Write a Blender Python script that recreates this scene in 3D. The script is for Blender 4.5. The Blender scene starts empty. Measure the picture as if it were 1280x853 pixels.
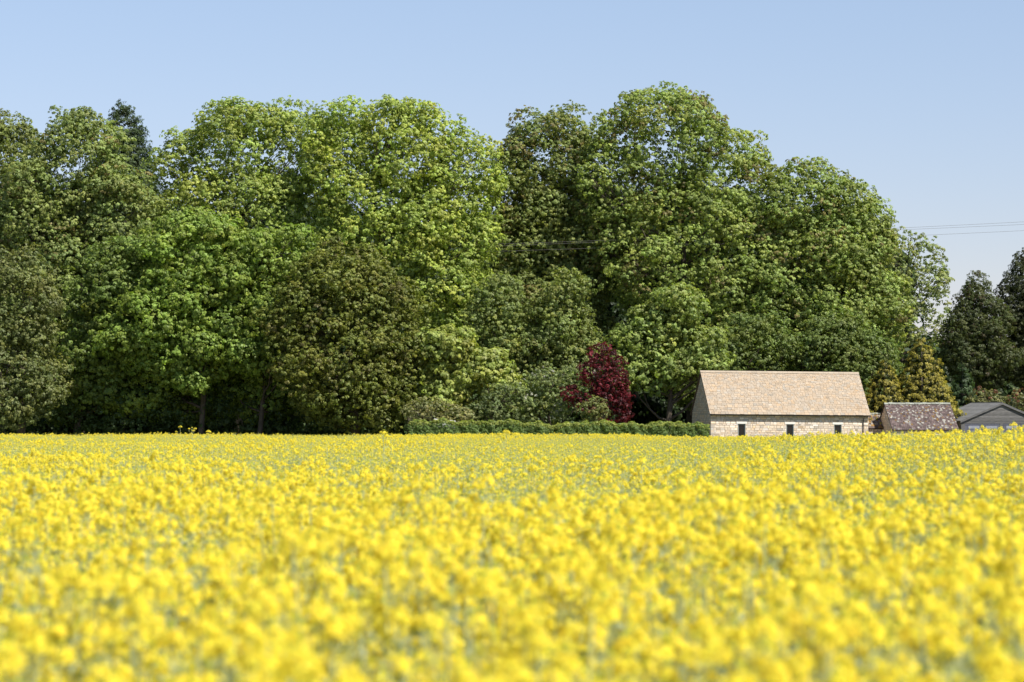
import bpy, bmesh, math
import numpy as np
from mathutils import Vector, Matrix

rs = np.random.RandomState(11)
S = bpy.context.scene
COL = S.collection
F = 3600.0            # focal length in pixels of a 1280 px wide picture
HY = 535.0            # horizon row
CAMZ = 2.0

def P(x, y, D):
    return np.array([(x-640.0)/F*D, D, CAMZ+(HY-y)/F*D])

# ------------------------------------------------------------------ helpers
def link(o, parent=None):
    COL.objects.link(o)
    if parent is not None:
        o.parent = parent
    return o

def tag(o, label=None, cat=None, group=None, kind=None):
    if label: o['label'] = label
    if cat: o['category'] = cat
    if group: o['group'] = group
    if kind: o['kind'] = kind
    return o

def empty(name, loc, rz=0, ry=0):
    o = bpy.data.objects.new(name, None)
    o.location = loc
    o.rotation_euler = (0, ry, rz)
    o.empty_display_size = 0.3
    return link(o)

def quads_mesh(name, V, cols=None):
    """V: (N,4,3) quads -> mesh, optional per-face colour (N,3)."""
    n = len(V)
    me = bpy.data.meshes.new(name)
    me.vertices.add(n*4)
    me.vertices.foreach_set('co', np.ascontiguousarray(V, dtype=np.float32).ravel())
    me.loops.add(n*4)
    me.loops.foreach_set('vertex_index', np.arange(n*4, dtype=np.int32))
    me.polygons.add(n)
    me.polygons.foreach_set('loop_start', np.arange(0, n*4, 4, dtype=np.int32))
    if cols is not None:
        a = me.attributes.new('tone', 'FLOAT_VECTOR', 'FACE')
        a.data.foreach_set('vector', np.ascontiguousarray(cols, dtype=np.float32).ravel())
    me.update(calc_edges=True)
    return me

def mesh_obj(name, me, mat, parent=None):
    o = bpy.data.objects.new(name, me)
    for m in (mat if isinstance(mat, (list, tuple)) else [mat]):
        me.materials.append(m)
    return link(o, parent)

class MB:
    """collects boxes / prisms / tubes with a tone per face, builds ONE mesh"""
    def __init__(s):
        s.v = []; s.f = []; s.t = []
    def poly(s, verts, faces, tone=(1, 1, 1)):
        b = len(s.v)
        s.v += [tuple(map(float, p)) for p in verts]
        for f in faces:
            s.f.append(tuple(b+i for i in f)); s.t.append(tone)
    def box(s, x0, x1, y0, y1, z0, z1, tone=(1, 1, 1)):
        s.poly([(x0,y0,z0),(x1,y0,z0),(x1,y1,z0),(x0,y1,z0),(x0,y0,z1),(x1,y0,z1),(x1,y1,z1),(x0,y1,z1)],
               [(0,3,2,1),(4,5,6,7),(0,1,5,4),(1,2,6,5),(2,3,7,6),(3,0,4,7)], tone)
    def slab(s, o, a, b, c, tone=(1,1,1)):
        """box from corner o along vectors a, b, c"""
        o, a, b, c = map(np.array, (o, a, b, c))
        p = [o, o+a, o+a+b, o+b, o+c, o+a+c, o+a+b+c, o+b+c]
        s.poly(p, [(0,3,2,1),(4,5,6,7),(0,1,5,4),(1,2,6,5),(2,3,7,6),(3,0,4,7)], tone)
    def tube(s, pts, rad, n=6, tone=(1,1,1), cap=True):
        pts = [np.array(p, float) for p in pts]
        k = len(pts); vs = []
        for i, p in enumerate(pts):
            d = pts[min(i+1, k-1)]-pts[max(i-1, 0)]
            d = d/(np.linalg.norm(d)+1e-9)
            up = np.array([0, 0, 1.]) if abs(d[2]) < .9 else np.array([1., 0, 0])
            u = np.cross(d, up); u /= np.linalg.norm(u); w = np.cross(d, u)
            for j in range(n):
                a = 2*math.pi*j/n
                vs.append(p+rad[i]*(math.cos(a)*u+math.sin(a)*w))
        fs = []
        for i in range(k-1):
            for j in range(n):
                fs.append((i*n+j, i*n+(j+1) % n, (i+1)*n+(j+1) % n, (i+1)*n+j))
        if cap:
            fs.append(tuple(range(n))[::-1]); fs.append(tuple((k-1)*n+j for j in range(n)))
        s.poly(vs, fs, tone)
    def build(s, name, mat, parent=None, smooth=False):
        me = bpy.data.meshes.new(name)
        me.from_pydata(s.v, [], s.f)
        a = me.attributes.new('tone', 'FLOAT_VECTOR', 'FACE')
        a.data.foreach_set('vector', np.array(s.t, dtype=np.float32).ravel())
        if smooth:
            me.polygons.foreach_set('use_smooth', [True]*len(me.polygons))
        me.update()
        return mesh_obj(name, me, mat, parent)

# ---------------------------------------------------------------- materials
def new_mat(name):
    m = bpy.data.materials.new(name); m.use_nodes = True
    nt = m.node_tree; nt.nodes.clear()
    out = nt.nodes.new('ShaderNodeOutputMaterial')
    return m, nt, out

def leaf_material(name, transl=0.42, rough=0.55, spec=0.4, tboost=(1.25, 1.35, 0.6)):
    m, nt, out = new_mat(name)
    at = nt.nodes.new('ShaderNodeAttribute'); at.attribute_name = 'tone'
    p = nt.nodes.new('ShaderNodeBsdfPrincipled')
    p.inputs['Roughness'].default_value = rough
    p.inputs['Specular IOR Level'].default_value = spec
    nt.links.new(at.outputs['Vector'], p.inputs['Base Color'])
    t = nt.nodes.new('ShaderNodeBsdfTranslucent')
    mul = nt.nodes.new('ShaderNodeVectorMath'); mul.operation = 'MULTIPLY'
    mul.inputs[1].default_value = tboost
    nt.links.new(at.outputs['Vector'], mul.inputs[0])
    nt.links.new(mul.outputs[0], t.inputs['Color'])
    mix = nt.nodes.new('ShaderNodeMixShader'); mix.inputs[0].default_value = transl
    nt.links.new(p.outputs[0], mix.inputs[1]); nt.links.new(t.outputs[0], mix.inputs[2])
    nt.links.new(mix.outputs[0], out.inputs[0])
    return m

def plain(name, col, rough=0.8, noise=0.0, nscale=5.0, use_tone=False, col2=None, metallic=0, bump=0.0, spec=0.3, stretch=(1,1,1)):
    m, nt, out = new_mat(name)
    p = nt.nodes.new('ShaderNodeBsdfPrincipled')
    p.inputs['Roughness'].default_value = rough
    p.inputs['Metallic'].default_value = metallic
    p.inputs['Specular IOR Level'].default_value = spec
    nt.links.new(p.outputs[0], out.inputs[0])
    tc = nt.nodes.new('ShaderNodeTexCoord')
    mp = nt.nodes.new('ShaderNodeMapping'); mp.inputs['Scale'].default_value = stretch
    nt.links.new(tc.outputs['Object'], mp.inputs[0])
    nz = nt.nodes.new('ShaderNodeTexNoise'); nz.inputs['Scale'].default_value = nscale
    nz.inputs['Detail'].default_value = 6; nz.inputs['Roughness'].default_value = 0.65
    nt.links.new(mp.outputs[0], nz.inputs['Vector'])
    rp = nt.nodes.new('ShaderNodeValToRGB')
    c2 = col2 if col2 else tuple(c*(1-noise) for c in col)
    rp.color_ramp.elements[0].position = 0.35; rp.color_ramp.elements[0].color = (*c2, 1)
    rp.color_ramp.elements[1].position = 0.65; rp.color_ramp.elements[1].color = (*col, 1)
    nt.links.new(nz.outputs[0], rp.inputs[0])
    src = rp.outputs[0]
    if use_tone:
        at = nt.nodes.new('ShaderNodeAttribute'); at.attribute_name = 'tone'
        mul = nt.nodes.new('ShaderNodeVectorMath'); mul.operation = 'MULTIPLY'
        nt.links.new(src, mul.inputs[0]); nt.links.new(at.outputs['Vector'], mul.inputs[1])
        src = mul.outputs[0]
    nt.links.new(src, p.inputs['Base Color'])
    if bump:
        b = nt.nodes.new('ShaderNodeBump'); b.inputs['Strength'].default_value = bump
        b.inputs['Distance'].default_value = 0.03
        nt.links.new(nz.outputs[0], b.inputs['Height']); nt.links.new(b.outputs[0], p.inputs['Normal'])
    return m

M_leaf = leaf_material('foliage')
M_bark = plain('bark', (0.12, 0.095, 0.07), 0.9, 0.5, 3.0, bump=0.6, stretch=(3, 3, .6))
M_slate = plain('stone_slate', (0.365, 0.292, 0.212), 0.9, 0.08, 2.2, use_tone=True, bump=0.3)
M_oldslate = plain('lichened_slate', (0.125, 0.098, 0.087), 0.9, 0.0, 3.0, use_tone=True, col2=(0.085, 0.064, 0.058), bump=0.4)
M_rubble = plain('rubble_stone', (0.70, 0.585, 0.455), 0.92, 0.15, 3.5, use_tone=True, bump=0.3)
M_mortar = plain('lime_mortar', (0.42, 0.34, 0.24), 0.95, 0.2, 6.0)
M_lintel = plain('dressed_stone', (0.76, 0.72, 0.64), 0.85, 0.1, 5.0)
M_frame = plain('window_paint', (0.26, 0.29, 0.28), 0.5, 0.1, 5.0)
M_metal = plain('dark_gutter_metal', (0.035, 0.03, 0.028), 0.45, 0.1, 5.0)
M_timber = plain('weathered_timber', (0.17, 0.165, 0.16), 0.9, 0.45, 2.0, use_tone=True, stretch=(1, 1, 9), bump=0.3)
M_doorwood = plain('blue_grey_timber', (0.12, 0.125, 0.155), 0.8, 0.35, 2.0, use_tone=True, stretch=(8, 8, .7))
M_felt = plain('roofing_felt', (0.155, 0.155, 0.15), 0.95, 0.25, 1.5)
M_pale = plain('pale_glazing', (0.25, 0.26, 0.29), 0.3, 0.2, 3.0)
M_wire = plain('wire', (0.13, 0.12, 0.11), 0.6)
M_sheet = plain('pale_sheeting', (0.42, 0.42, 0.38), 0.7, 0.2, 2.0)
M_glass, nt, out = new_mat('dark_glass')
p = nt.nodes.new('ShaderNodeBsdfPrincipled')
p.inputs['Base Color'].default_value = (0.008, 0.009, 0.01, 1); p.inputs['Roughness'].default_value = 0.06
nt.links.new(p.outputs[0], out.inputs[0])

def petal_material():
    m, nt, out = new_mat('rape_petals')
    at = nt.nodes.new('ShaderNodeAttribute'); at.attribute_name = 'tone'
    d = nt.nodes.new('ShaderNodeBsdfDiffuse'); t = nt.nodes.new('ShaderNodeBsdfTranslucent')
    nt.links.new(at.outputs['Vector'], d.inputs[0]); nt.links.new(at.outputs['Vector'], t.inputs[0])
    mix = nt.nodes.new('ShaderNodeMixShader'); mix.inputs[0].default_value = 0.5
    nt.links.new(d.outputs[0], mix.inputs[1]); nt.links.new(t.outputs[0], mix.inputs[2])
    nt.links.new(mix.outputs[0], out.inputs[0])
    return m
M_petal = petal_material()

# ---------------------------------------------------------------- the ground
def smooth(t):
    t = np.clip(t, 0, 1); return t*t*(3-2*t)

def terrain(x, y):
    x = np.asarray(x, float); y = np.asarray(y, float)
    return (0.60*smooth((x-1.0)/15)*np.exp(-((y-72)/42)**2)
            + 0.05*np.sin(x*.21+1.1)*np.sin(y*.11+.6)*smooth(y/40)*smooth((600-y)/200)
            - 0.22*smooth((y-150)/60)*smooth((x-8)/6)*smooth((400-y)/60))

gx = np.unique(np.concatenate([np.linspace(-2500, -120, 12), np.linspace(-120, 120, 81), np.linspace(120, 2500, 12)]))
gy = np.unique(np.concatenate([np.linspace(-300, -10, 6), np.linspace(-10, 330, 115), np.linspace(330, 5000, 16)]))
GX, GY = np.meshgrid(gx, gy)
GZ = terrain(GX, GY)
gv = np.stack([GX, GY, GZ], -1).reshape(-1, 3)
nx, ny = len(gx), len(gy)
gf = [(j*nx+i, j*nx+i+1, (j+1)*nx+i+1, (j+1)*nx+i) for j in range(ny-1) for i in range(nx-1)]
gme = bpy.data.meshes.new('ground'); gme.from_pydata(gv.tolist(), [], gf); gme.update()
M_ground = plain('field_soil', (0.10, 0.13, 0.05), 0.95, 0, 1.3, col2=(0.09, 0.085, 0.05), bump=0.3)
tag(mesh_obj('ground', gme, M_ground), kind='structure')

# ------------------------------------------------------------- foliage maker
def unit(v):
    return v/(np.linalg.norm(v, axis=-1, keepdims=True)+1e-9)

def leaves(T, O, s, tone, m=10, wid=0.5, droop=0.25, r=rs, dome=1.15, flat=.8):
    """each tuft is a little dome of m leaves round its outward axis.
    T tuft centres, O outward axis, s leaf length, tone (N,3) -> quads, tones"""
    N = len(T)
    d = unit(O[:, None, :]*.55+r.normal(0, .55, (N, m, 3))+np.array([0, 0, .18]))
    n = unit(d*.8+O[:, None, :]*.5+r.normal(0, .2, (N, m, 3)))
    down = unit(O[:, None, :]*.35+np.array([0, 0, -.8])+r.normal(0, .55, (N, m, 3)))
    t = unit(down-n*np.sum(down*n, -1, keepdims=True))
    side = np.cross(t, n)
    L = (s[:, None]*r.uniform(.7, 1.25, (N, m)))[..., None]
    c = T[:, None, :]+d*(s[:, None]*dome*r.uniform(.55, 1.1, (N, m)))[..., None]*np.array([1, 1, flat])
    base = c-t*L*.5
    tip = c+t*L*.5-n*L*droop*.5
    mid = c-t*L*.08+n*L*.06
    w = side*L*wid*.5
    V = np.stack([base, mid+w, tip, mid-w], axis=2).reshape(-1, 4, 3)
    C = (tone[:, None, :]*r.uniform(.85, 1.15, (N, m, 1))).reshape(-1, 3)
    return V, C

def crown(envs, col, col2=None, lobe=(1.1, 2.1), cover=3.1, tufts=14.0, leaf=0.195, m=13, brown=0.0,
          browncol=(0.22, 0.19, 0.065), droop=.25, zmin=0.4, back=.6, inner=.3, wid=.76, hue=.09, flat=.75, seed=0, sparse=1.0):
    """envs: world ellipsoids [(c, r)].  Lobes sit on the shell of the union of ellipsoids,
    tufts of leaves on the outer and upper side of each lobe."""
    r = np.random.RandomState(seed+101)
    LC, LR, LO = [], [], []
    for c, rad in envs:
        a, b, h = rad
        area = 4*math.pi*((((a*b)**1.6+(a*h)**1.6+(b*h)**1.6)/3)**(1/1.6))
        n = max(5, int(area/cover*sparse))
        i = np.arange(n)+.5
        ph = np.arccos(1-2*i/n); th = math.pi*(1+5**.5)*i+r.uniform(0, 6)
        d = np.stack([np.cos(th)*np.sin(ph), np.sin(th)*np.sin(ph), np.cos(ph)], -1)
        d = unit(d+r.normal(0, .10, d.shape))
        R = r.uniform(lobe[0], lobe[1], n)
        fr = 1-r.uniform(0.2, .95, n)*R/np.mean(rad)
        k1, k2, k3 = r.uniform(0, 6, 3)
        fr *= 1+.09*np.sin(d[:, 0]*5+k1)*np.sin(d[:, 2]*5+k2)+.06*np.sin(d[:, 0]*11+d[:, 2]*9+k3)
        out = r.rand(n) < .15
        fr[out] = r.uniform(.98, 1.11, out.sum()); R[out] *= .5
        p_ = c+d*rad*fr[:, None]
        keep = np.ones(n, bool)
        for c2, r2 in envs:
            if c2 is c: continue
            q = np.linalg.norm((p_-c2)/r2, axis=1)
            keep &= q > .80
        keep &= p_[:, 2] > zmin+R*.4
        keep &= ~((d[:, 1] > .35) & (r.rand(n) > back))
        LC.append(p_[keep]); LR.append(R[keep]); LO.append(unit(d[keep]/np.array(rad)*np.mean(rad)))
        k = int(n*inner)
        if k:
            dd = unit(r.normal(0, 1, (k, 3))); q = c+dd*rad*r.uniform(.2, .72, (k, 1))
            kk = q[:, 2] > zmin+.5
            LC.append(q[kk]); LR.append(r.uniform(lobe[0], lobe[1], kk.sum())); LO.append(dd[kk])
    LC = np.concatenate(LC); LR = np.concatenate(LR); LO = np.concatenate(LO)
    nt_ = np.maximum(3, (tufts*LR**2*r.uniform(.7, 1.3, len(LR)))).astype(int)
    idx = np.repeat(np.arange(len(LC)), nt_)
    N = len(idx)
    d = unit(r.normal(0, 1, (N, 3))+LO[idx]*.75+np.array([0, 0, .35]))
    rr = r.uniform(.45, 1.08, N)**.7
    T = LC[idx]+d*(LR[idx]*rr)[:, None]*np.array([1, 1, flat])
    ok = T[:, 2] > zmin
    T, d, idx = T[ok], d[ok], idx[ok]; N = len(idx)
    lt = r.uniform(.82, 1.18, len(LC)); lh = r.normal(0, hue, len(LC))
    v = lt[idx]*r.uniform(.72, 1.3, N)
    h_ = np.maximum(lh[idx]+r.normal(0, hue*.7, N), -.10)
    col = np.array(col)
    tone = col[None]*v[:, None]*np.stack([1+h_*.8, 1+h_*.2, 1-h_*.3], -1)
    if col2 is not None:
        k = (r.rand(N)*.6+r.rand(len(LC))[idx]*.6)[:, None]; k = np.clip(k*1.6-.5, 0, 1)
        tone = tone*(1-k)+np.array(col2)*v[:, None]*k
    if brown:
        bl = (r.rand(len(LC)) < brown*1.6)[idx] & (r.rand(N) < .55)
        tone[bl] = np.array(browncol)*v[bl][:, None]
    tone = np.clip(tone, .004, .9)
    ax = unit(d+np.array([0, 0, .25]))
    V, C = leaves(T, ax, leaf*r.uniform(.75, 1.25, N), tone, m=m, wid=wid, droop=droop, r=r)
    return V, C, LC, LR

def limb_curve(a, b, r, sag=.12, k=5):
    L = np.linalg.norm(b-a)
    t = np.linspace(0, 1, k)[:, None]
    ctrl = a*.45+b*.55+np.array([0, 0, -L*sag])+r.normal(0, L*.05, 3)
    pts = (1-t)**2*a+2*t*(1-t)*ctrl+t*t*b
    pts[1:-1] += r.normal(0, L*.018, (k-2, 3))
    return pts

def trunk_mesh(base, top, LC, r, rad=.45, nlimb=26, low=.25, twigs=True, skew=.5):
    mb = MB()
    H = top[2]-base[2]
    k = 9; t = np.linspace(0, 1, k)
    pts = base+(top-base)*t[:, None]
    pts[1:, :2] += np.cumsum(r.normal(0, H*.007, (k-1, 2)), 0)
    rr = rad*(1-t)**.8*.9+rad*.06; rr[0] *= 1.35
    mb.tube(pts, rr, 8)
    sel = LC[r.permutation(len(LC))[:nlimb]]
    for q in sel:
        dz = q[2]-base[2]
        hd = np.linalg.norm(q[:2]-base[:2])
        f = np.clip((dz-hd*r.uniform(.5, 1.1))/H, low, .93)
        a = np.array([np.interp(f, t, pts[:, j]) for j in range(3)])
        ra = max(.05, np.interp(f, t, rr)*.5)
        c = limb_curve(a, q, r)
        mb.tube(c, np.linspace(ra, .035, len(c)), 5, cap=False)
        if twigs:
            dist = np.linalg.norm(LC-q, axis=1)
            near = LC[np.argsort(dist)[1:4]]
            for e in near:
                s0 = c[len(c)//2+r.randint(0, 2)]
                cc = limb_curve(s0, e, r, .08, 4)
                mb.tube(cc, np.linspace(max(.03, ra*.4), .018, 4), 4, cap=False)
    return mb

TREE_N = [0]
def tree(name, label, cat, envs_px, D, col, trunk=None, depth=None, group=None, rad=.45, nlimb=24, low=.22, leafmat=None, twigs=True, toph=.8, **kw):
    """envs_px: ellipses (cx, cy, rx, ry) in picture pixels at distance D (optional 5th: extra distance)"""
    TREE_N[0] += 1
    r = np.random.RandomState(TREE_N[0]*7+3)
    col = tuple(a*b for a, b in zip(col, (2.40, 1.88, 2.3)))
    envs = []
    for e in envs_px:
        dd = D+(e[4] if len(e) > 4 else 0)
        c = P(e[0], e[1], dd); s = dd/F
        a, h = e[2]*s, e[3]*s
        dep = depth if depth else min(max(a, .8*h)*.85, 7.5)
        big = min(a, h) > 1.9
        q = np.array([a, dep, h])
        envs.append((c, q*(.84 if big else 1)))
        if big:
            nl = 6 if min(a, h) < 4 else 9
            for k in range(nl):
                th = 2*math.pi*(k+r.uniform(-.3, .3))/nl; fy = r.uniform(-.75, .25)
                off = np.array([math.cos(th)*math.sqrt(1-min(.9, fy*fy)*.5), fy, math.sin(th)*math.sqrt(1-min(.9, fy*fy)*.5)])
                f = r.uniform(.30, .46)
                envs.append((c+off*q*(1.02-f), np.array([a, dep, h])*.35*f+min(a, h)*f*.65*np.array([1.1, 1, .85])))
    V, C, LC, LR = crown(envs, col, seed=TREE_N[0], **kw)
    tx = trunk if trunk is not None else np.mean([e[0] for e in envs_px])
    bx = (tx-640)/F*D
    base = np.array([bx, D+.5, float(terrain(bx, D))-.15])
    hi = max(envs, key=lambda e: e[0][2])
    top = np.array([bx*.5+hi[0][0]*.5, D+.5, base[2]+(hi[0][2]+hi[1][2]-base[2])*toph])
    root = empty(name, base)
    tag(root, label, cat, group)
    tm = trunk_mesh(np.zeros(3), top-base, LC-base, r, rad, nlimb, low, twigs)
    tm.build('trunk', M_bark, root, smooth=True)
    me = quads_mesh('crown', V-base, C)
    mesh_obj('crown', me, leafmat or M_leaf, root)
    return root

def conifer(name, label, cat, tip, base_y, hw, D, col, tipcol, n=900, leaf=.16, m=9, group=None, droop=.15, powr=.85, gap=.12, clump=.45, rad=.22):
    TREE_N[0] += 1
    r = np.random.RandomState(TREE_N[0]*13+1)
    tp = P(tip[0], tip[1], D); bx = tp[0]
    z0 = max(.3, P(0, base_y, D)[2]); H = tp[2]-z0; W = hw*D/F
    base = np.array([bx, D, float(terrain(bx, D))-.1])
    # branch ends spiral up the cone
    f = 1-np.sqrt(r.rand(n))*.985
    th = r.uniform(0, 2*math.pi, n)
    layer = np.round(f/.055)*.055+r.normal(0, .014, n)
    fz = np.clip(layer, 0, 1)
    R = W*(1-fz)**powr*r.uniform(.72, 1.08, n)*(1+.12*np.sin(th*3+fz*9))
    E = np.stack([bx+R*np.cos(th), D+R*np.sin(th), z0+fz*H-R*droop+r.normal(0, .06, n)], -1)
    O = unit(np.stack([np.cos(th), np.sin(th), np.full(n, .35)], -1))
    k = 9
    Ei = np.repeat(E, k, 0); Oi = np.repeat(O, k, 0)
    tt = r.uniform(-.9, 1, (n*k, 1))
    cl = clump*(.5+.5*(1-np.repeat(fz, k)))[:, None]
    T = Ei+Oi*tt*cl+r.normal(0, .28, (n*k, 3))*cl
    kk = np.clip((tt+.2)/1.0, 0, 1)
    v = r.uniform(.75, 1.3, (n*k, 1))
    tone = (np.array(col)*(1-kk)+np.array(tipcol)*kk)*v
    V, C = leaves(T, Oi, leaf*r.uniform(.8, 1.3, n*k), tone, m=m, wid=.45, droop=.2, r=r)
    root = empty(name, base); tag(root, label, cat, group)
    mb = MB()
    top = np.array([0, 0, tp[2]-base[2]-.1])
    ts = np.linspace(0, 1, 7)
    mb.tube([top*t for t in ts], rad*(1-ts)+.02, 7)
    for q in E[r.permutation(n)[:90]]-base:
        a = np.array([0, 0, max(.3, q[2]-.1*np.hypot(q[0], q[1]))])
        mb.tube([a, (a+q)/2+[0, 0, .05], q], [.04, .03, .012], 4, cap=False)
    mb.build('trunk', M_bark, root, smooth=True)
    mesh_obj('crown', quads_mesh('crown', V-base, C), M_leaf, root)
    return root

ASH = (0.135, 0.205, 0.040); ASH_D = (0.095, 0.150, 0.032)
MAPLE = (0.105, 0.185, 0.022); OLIVE = (0.078, 0.112, 0.018); DARK = (0.050, 0.085, 0.020)

# ---- tall back row, left to right
tree('broadleaf_tree', 'tall dark green tree cut off by the left edge, left of the olive ash', 'tree',
     [(-8, 215, 68, 80), (5, 320, 80, 90)], 290, (0.096, 0.142, 0.032))
tree('ash_tree', 'tall olive green ash with showing twigs, in front of the dark spruce top', 'tree',
     [(98, 205, 60, 72), (62, 270, 70, 85), (152, 290, 50, 90), (80, 380, 90, 85)], 284, (0.106, 0.162, 0.040), nlimb=40, inner=.2, brown=.04)
conifer('spruce_tree', 'dark pointed spruce top rising behind the broad ashes at left', 'tree',
        (154, 128), 330, 66, 298, (0.045, 0.065, 0.022), (0.07, 0.11, 0.035), n=2000, leaf=.2, powr=.7, clump=.9)
tree('ash_tree', 'wide domed bright green ash with dark boughs showing, second from left of the tall row', 'tree',
     [(300, 192, 80, 68), (242, 225, 52, 72), (362, 190, 60, 68), (290, 290, 112, 90)], 288, ASH, nlimb=44, inner=.12, cover=3.3)
tree('ash_tree', 'tall yellow green ash with tufted leaves left of the gap in the skyline', 'tree',
     [(505, 202, 88, 78), (435, 195, 58, 72), (576, 232, 50, 78), (566, 285, 56, 80), (545, 355, 72, 82), (480, 290, 90, 100)], 283,
     (0.150, 0.225, 0.040), nlimb=44, inner=.15)
tree('broadleaf_tree', 'tall dark olive tree with brownish sprays right of the gap in the skyline', 'tree',
     [(692, 206, 64, 76), (652, 245, 42, 70), (668, 300, 58, 90), (725, 300, 70, 100), (680, 420, 85, 95)], 289, (0.100, 0.150, 0.034), brown=.12, nlimb=36)
tree('ash_tree', 'tallest tree of the whole row, broad green crown behind the barn', 'tree',
     [(828, 182, 82, 80), (902, 225, 68, 75), (775, 240, 52, 90), (855, 320, 112, 105), (930, 340, 56, 110), (900, 430, 105, 70)], 285,
     (0.120, 0.185, 0.038), brown=.08, nlimb=54, inner=.12, cover=3.3, rad=.6)
tree('broadleaf_tree', 'green tree with rounded shoulder sloping down right of the tallest tree', 'tree',
     [(1012, 262, 58, 68), (1060, 305, 54, 82), (1010, 350, 80, 100), (1076, 395, 62, 75), (1020, 430, 80, 60)], 283,
     (0.116, 0.180, 0.038), brown=.06, nlimb=36)
tree('sparse_tree', 'thin leaved tree with sky showing through its branches, below the wires', 'tree',
     [(1132, 345, 56, 60), (1152, 392, 40, 62)], 292, (0.118, 0.172, 0.055), trunk=1126, nlimb=40, cover=1.7, inner=.25, tufts=9, back=.6,
     lobe=(.6, 1.1), rad=.3, leaf=.20)

# ---- front row, left to right
tree('broadleaf_tree', 'dull green rounded tree low at the left edge of the field', 'tree',
     [(18, 380, 60, 75), (8, 470, 78, 72)], 264, (0.072, 0.105, 0.028), trunk=25, leaf=.2, m=11, tufts=12, lobe=(.8, 1.7), cover=2.4)
tree('sycamore_tree', 'bright green sycamore between the dull rounded tree and the broad maple', 'tree',
     [(150, 375, 62, 82), (125, 450, 55, 58), (110, 500, 60, 38, 3)], 269, (0.080, 0.136, 0.024), trunk=95, leaf=.225, flat=.6, tufts=12)
tree('maple_tree', 'broad yellow green maple with layered leafy boughs below the domed ash', 'tree',
     [(252, 332, 82, 74), (215, 415, 88, 62), (290, 405, 60, 58), (235, 452, 62, 46), (180, 488, 70, 42, 4), (265, 492, 60, 40, 5)], 266, (0.098, 0.168, 0.025), rad=.32, trunk=250, leaf=.225, flat=.6, tufts=12)
tree('maple_tree', 'narrow lime green maple just left of the olive brown tree', 'tree',
     [(345, 335, 52, 62), (330, 420, 66, 58), (335, 486, 60, 44, 4)], 265, (0.092, 0.158, 0.024), rad=.28, trunk=320, leaf=.225, flat=.6, tufts=12)
tree('field_maple_tree', 'olive brown bushy tree with fine leaves reaching almost to the crop', 'tree',
     [(430, 350, 60, 52), (385, 400, 55, 60), (478, 400, 56, 62), (425, 450, 96, 66), (500, 465, 52, 60), (450, 495, 92, 42)], 261, OLIVE, leaf=.19, m=14, tufts=14, lobe=(.8, 1.7), cover=2.1,
     brown=.06, browncol=(0.15, 0.14, 0.04))
tree('sycamore_tree', 'small leafy light green tree arching down behind the left part of the hedge', 'tree',
     [(560, 440, 40, 36), (598, 462, 38, 32), (625, 488, 26, 26), (560, 486, 36, 34)], 260, (0.135, 0.195, 0.040), trunk=578, leaf=.26, lobe=(.6, 1.2), cover=1.4, tufts=16, rad=.2, flat=.6)
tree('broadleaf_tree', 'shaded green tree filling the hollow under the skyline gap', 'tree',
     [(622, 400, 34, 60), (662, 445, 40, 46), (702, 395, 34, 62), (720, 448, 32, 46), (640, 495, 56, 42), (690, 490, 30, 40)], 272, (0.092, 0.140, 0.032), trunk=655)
tree('hawthorn_tree', 'grey green hawthorn with pale blossom left of the red tree', 'tree',
     [(690, 492, 40, 34), (655, 505, 28, 26), (716, 478, 24, 26)], 258, (0.105, 0.155, 0.042), col2=(0.20, 0.25, 0.10), trunk=690, leaf=.15, lobe=(.5, 1.0),
     cover=1.1, tufts=22, rad=.15, brown=.06, browncol=(0.42, 0.42, 0.34))
tree('red_tree', 'deep crimson leaved garden tree standing behind the hedge', 'tree',
     [(754, 449, 19, 18), (770, 462, 15, 17), (744, 470, 20, 16), (762, 484, 23, 17), (778, 497, 10, 14), (755, 500, 22, 15), (776, 517, 15, 18), (714, 493, 13, 10), (724, 506, 10, 10)], 254, (0.078, 0.009, 0.012), col2=(0.045, 0.009, 0.010), trunk=765,
     leaf=.15, lobe=(.35, .8), cover=.7, tufts=30, rad=.12, hue=.05, m=10, zmin=1.0)
tree('golden_shrub', 'small dull gold rounded bush at the foot of the red tree', 'shrub',
     [(742, 516, 19, 18)], 251.6, (0.090, 0.125, 0.034), leaf=.12, lobe=(.3, .6), cover=.5, tufts=40, rad=.06, nlimb=8, brown=.1, browncol=(.22, .13, .06))
tree('chestnut_tree', 'bright leafy tree with a bare brown trunk between red tree and barn', 'tree',
     [(846, 392, 30, 36), (808, 420, 32, 34), (790, 458, 30, 34), (872, 440, 30, 42), (838, 456, 40, 34)], 268, (0.112, 0.174, 0.036), trunk=833, rad=.36, leaf=.23, flat=.6, tufts=12)
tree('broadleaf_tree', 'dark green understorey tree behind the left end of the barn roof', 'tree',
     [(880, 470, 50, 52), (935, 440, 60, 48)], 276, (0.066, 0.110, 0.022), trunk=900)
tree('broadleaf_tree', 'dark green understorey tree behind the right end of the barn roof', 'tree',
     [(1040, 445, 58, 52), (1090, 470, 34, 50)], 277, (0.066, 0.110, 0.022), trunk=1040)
conifer('golden_conifer', 'smaller golden cone shaped conifer beside the barn roof', 'conifer',
        (1106, 452), 556, 40, 264, (0.05, 0.06, 0.015), (0.40, 0.34, 0.06), n=700, leaf=.16, m=8, clump=.32, group='golden conifers', powr=.75)
conifer('golden_conifer', 'larger golden cone shaped conifer behind the lichened outbuilding', 'conifer',
        (1152, 424), 556, 60, 265, (0.05, 0.06, 0.015), (0.40, 0.34, 0.06), n=1300, leaf=.16, m=8, clump=.36, group='golden conifers', powr=.75)
conifer('small_conifer', 'small mid green conifer between golden conifer and timber garage', 'conifer',
        (1203, 458), 556, 34, 272, (0.03, 0.055, 0.02), (0.08, 0.125, 0.045), n=420, leaf=.18, m=8, clump=.45)
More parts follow.
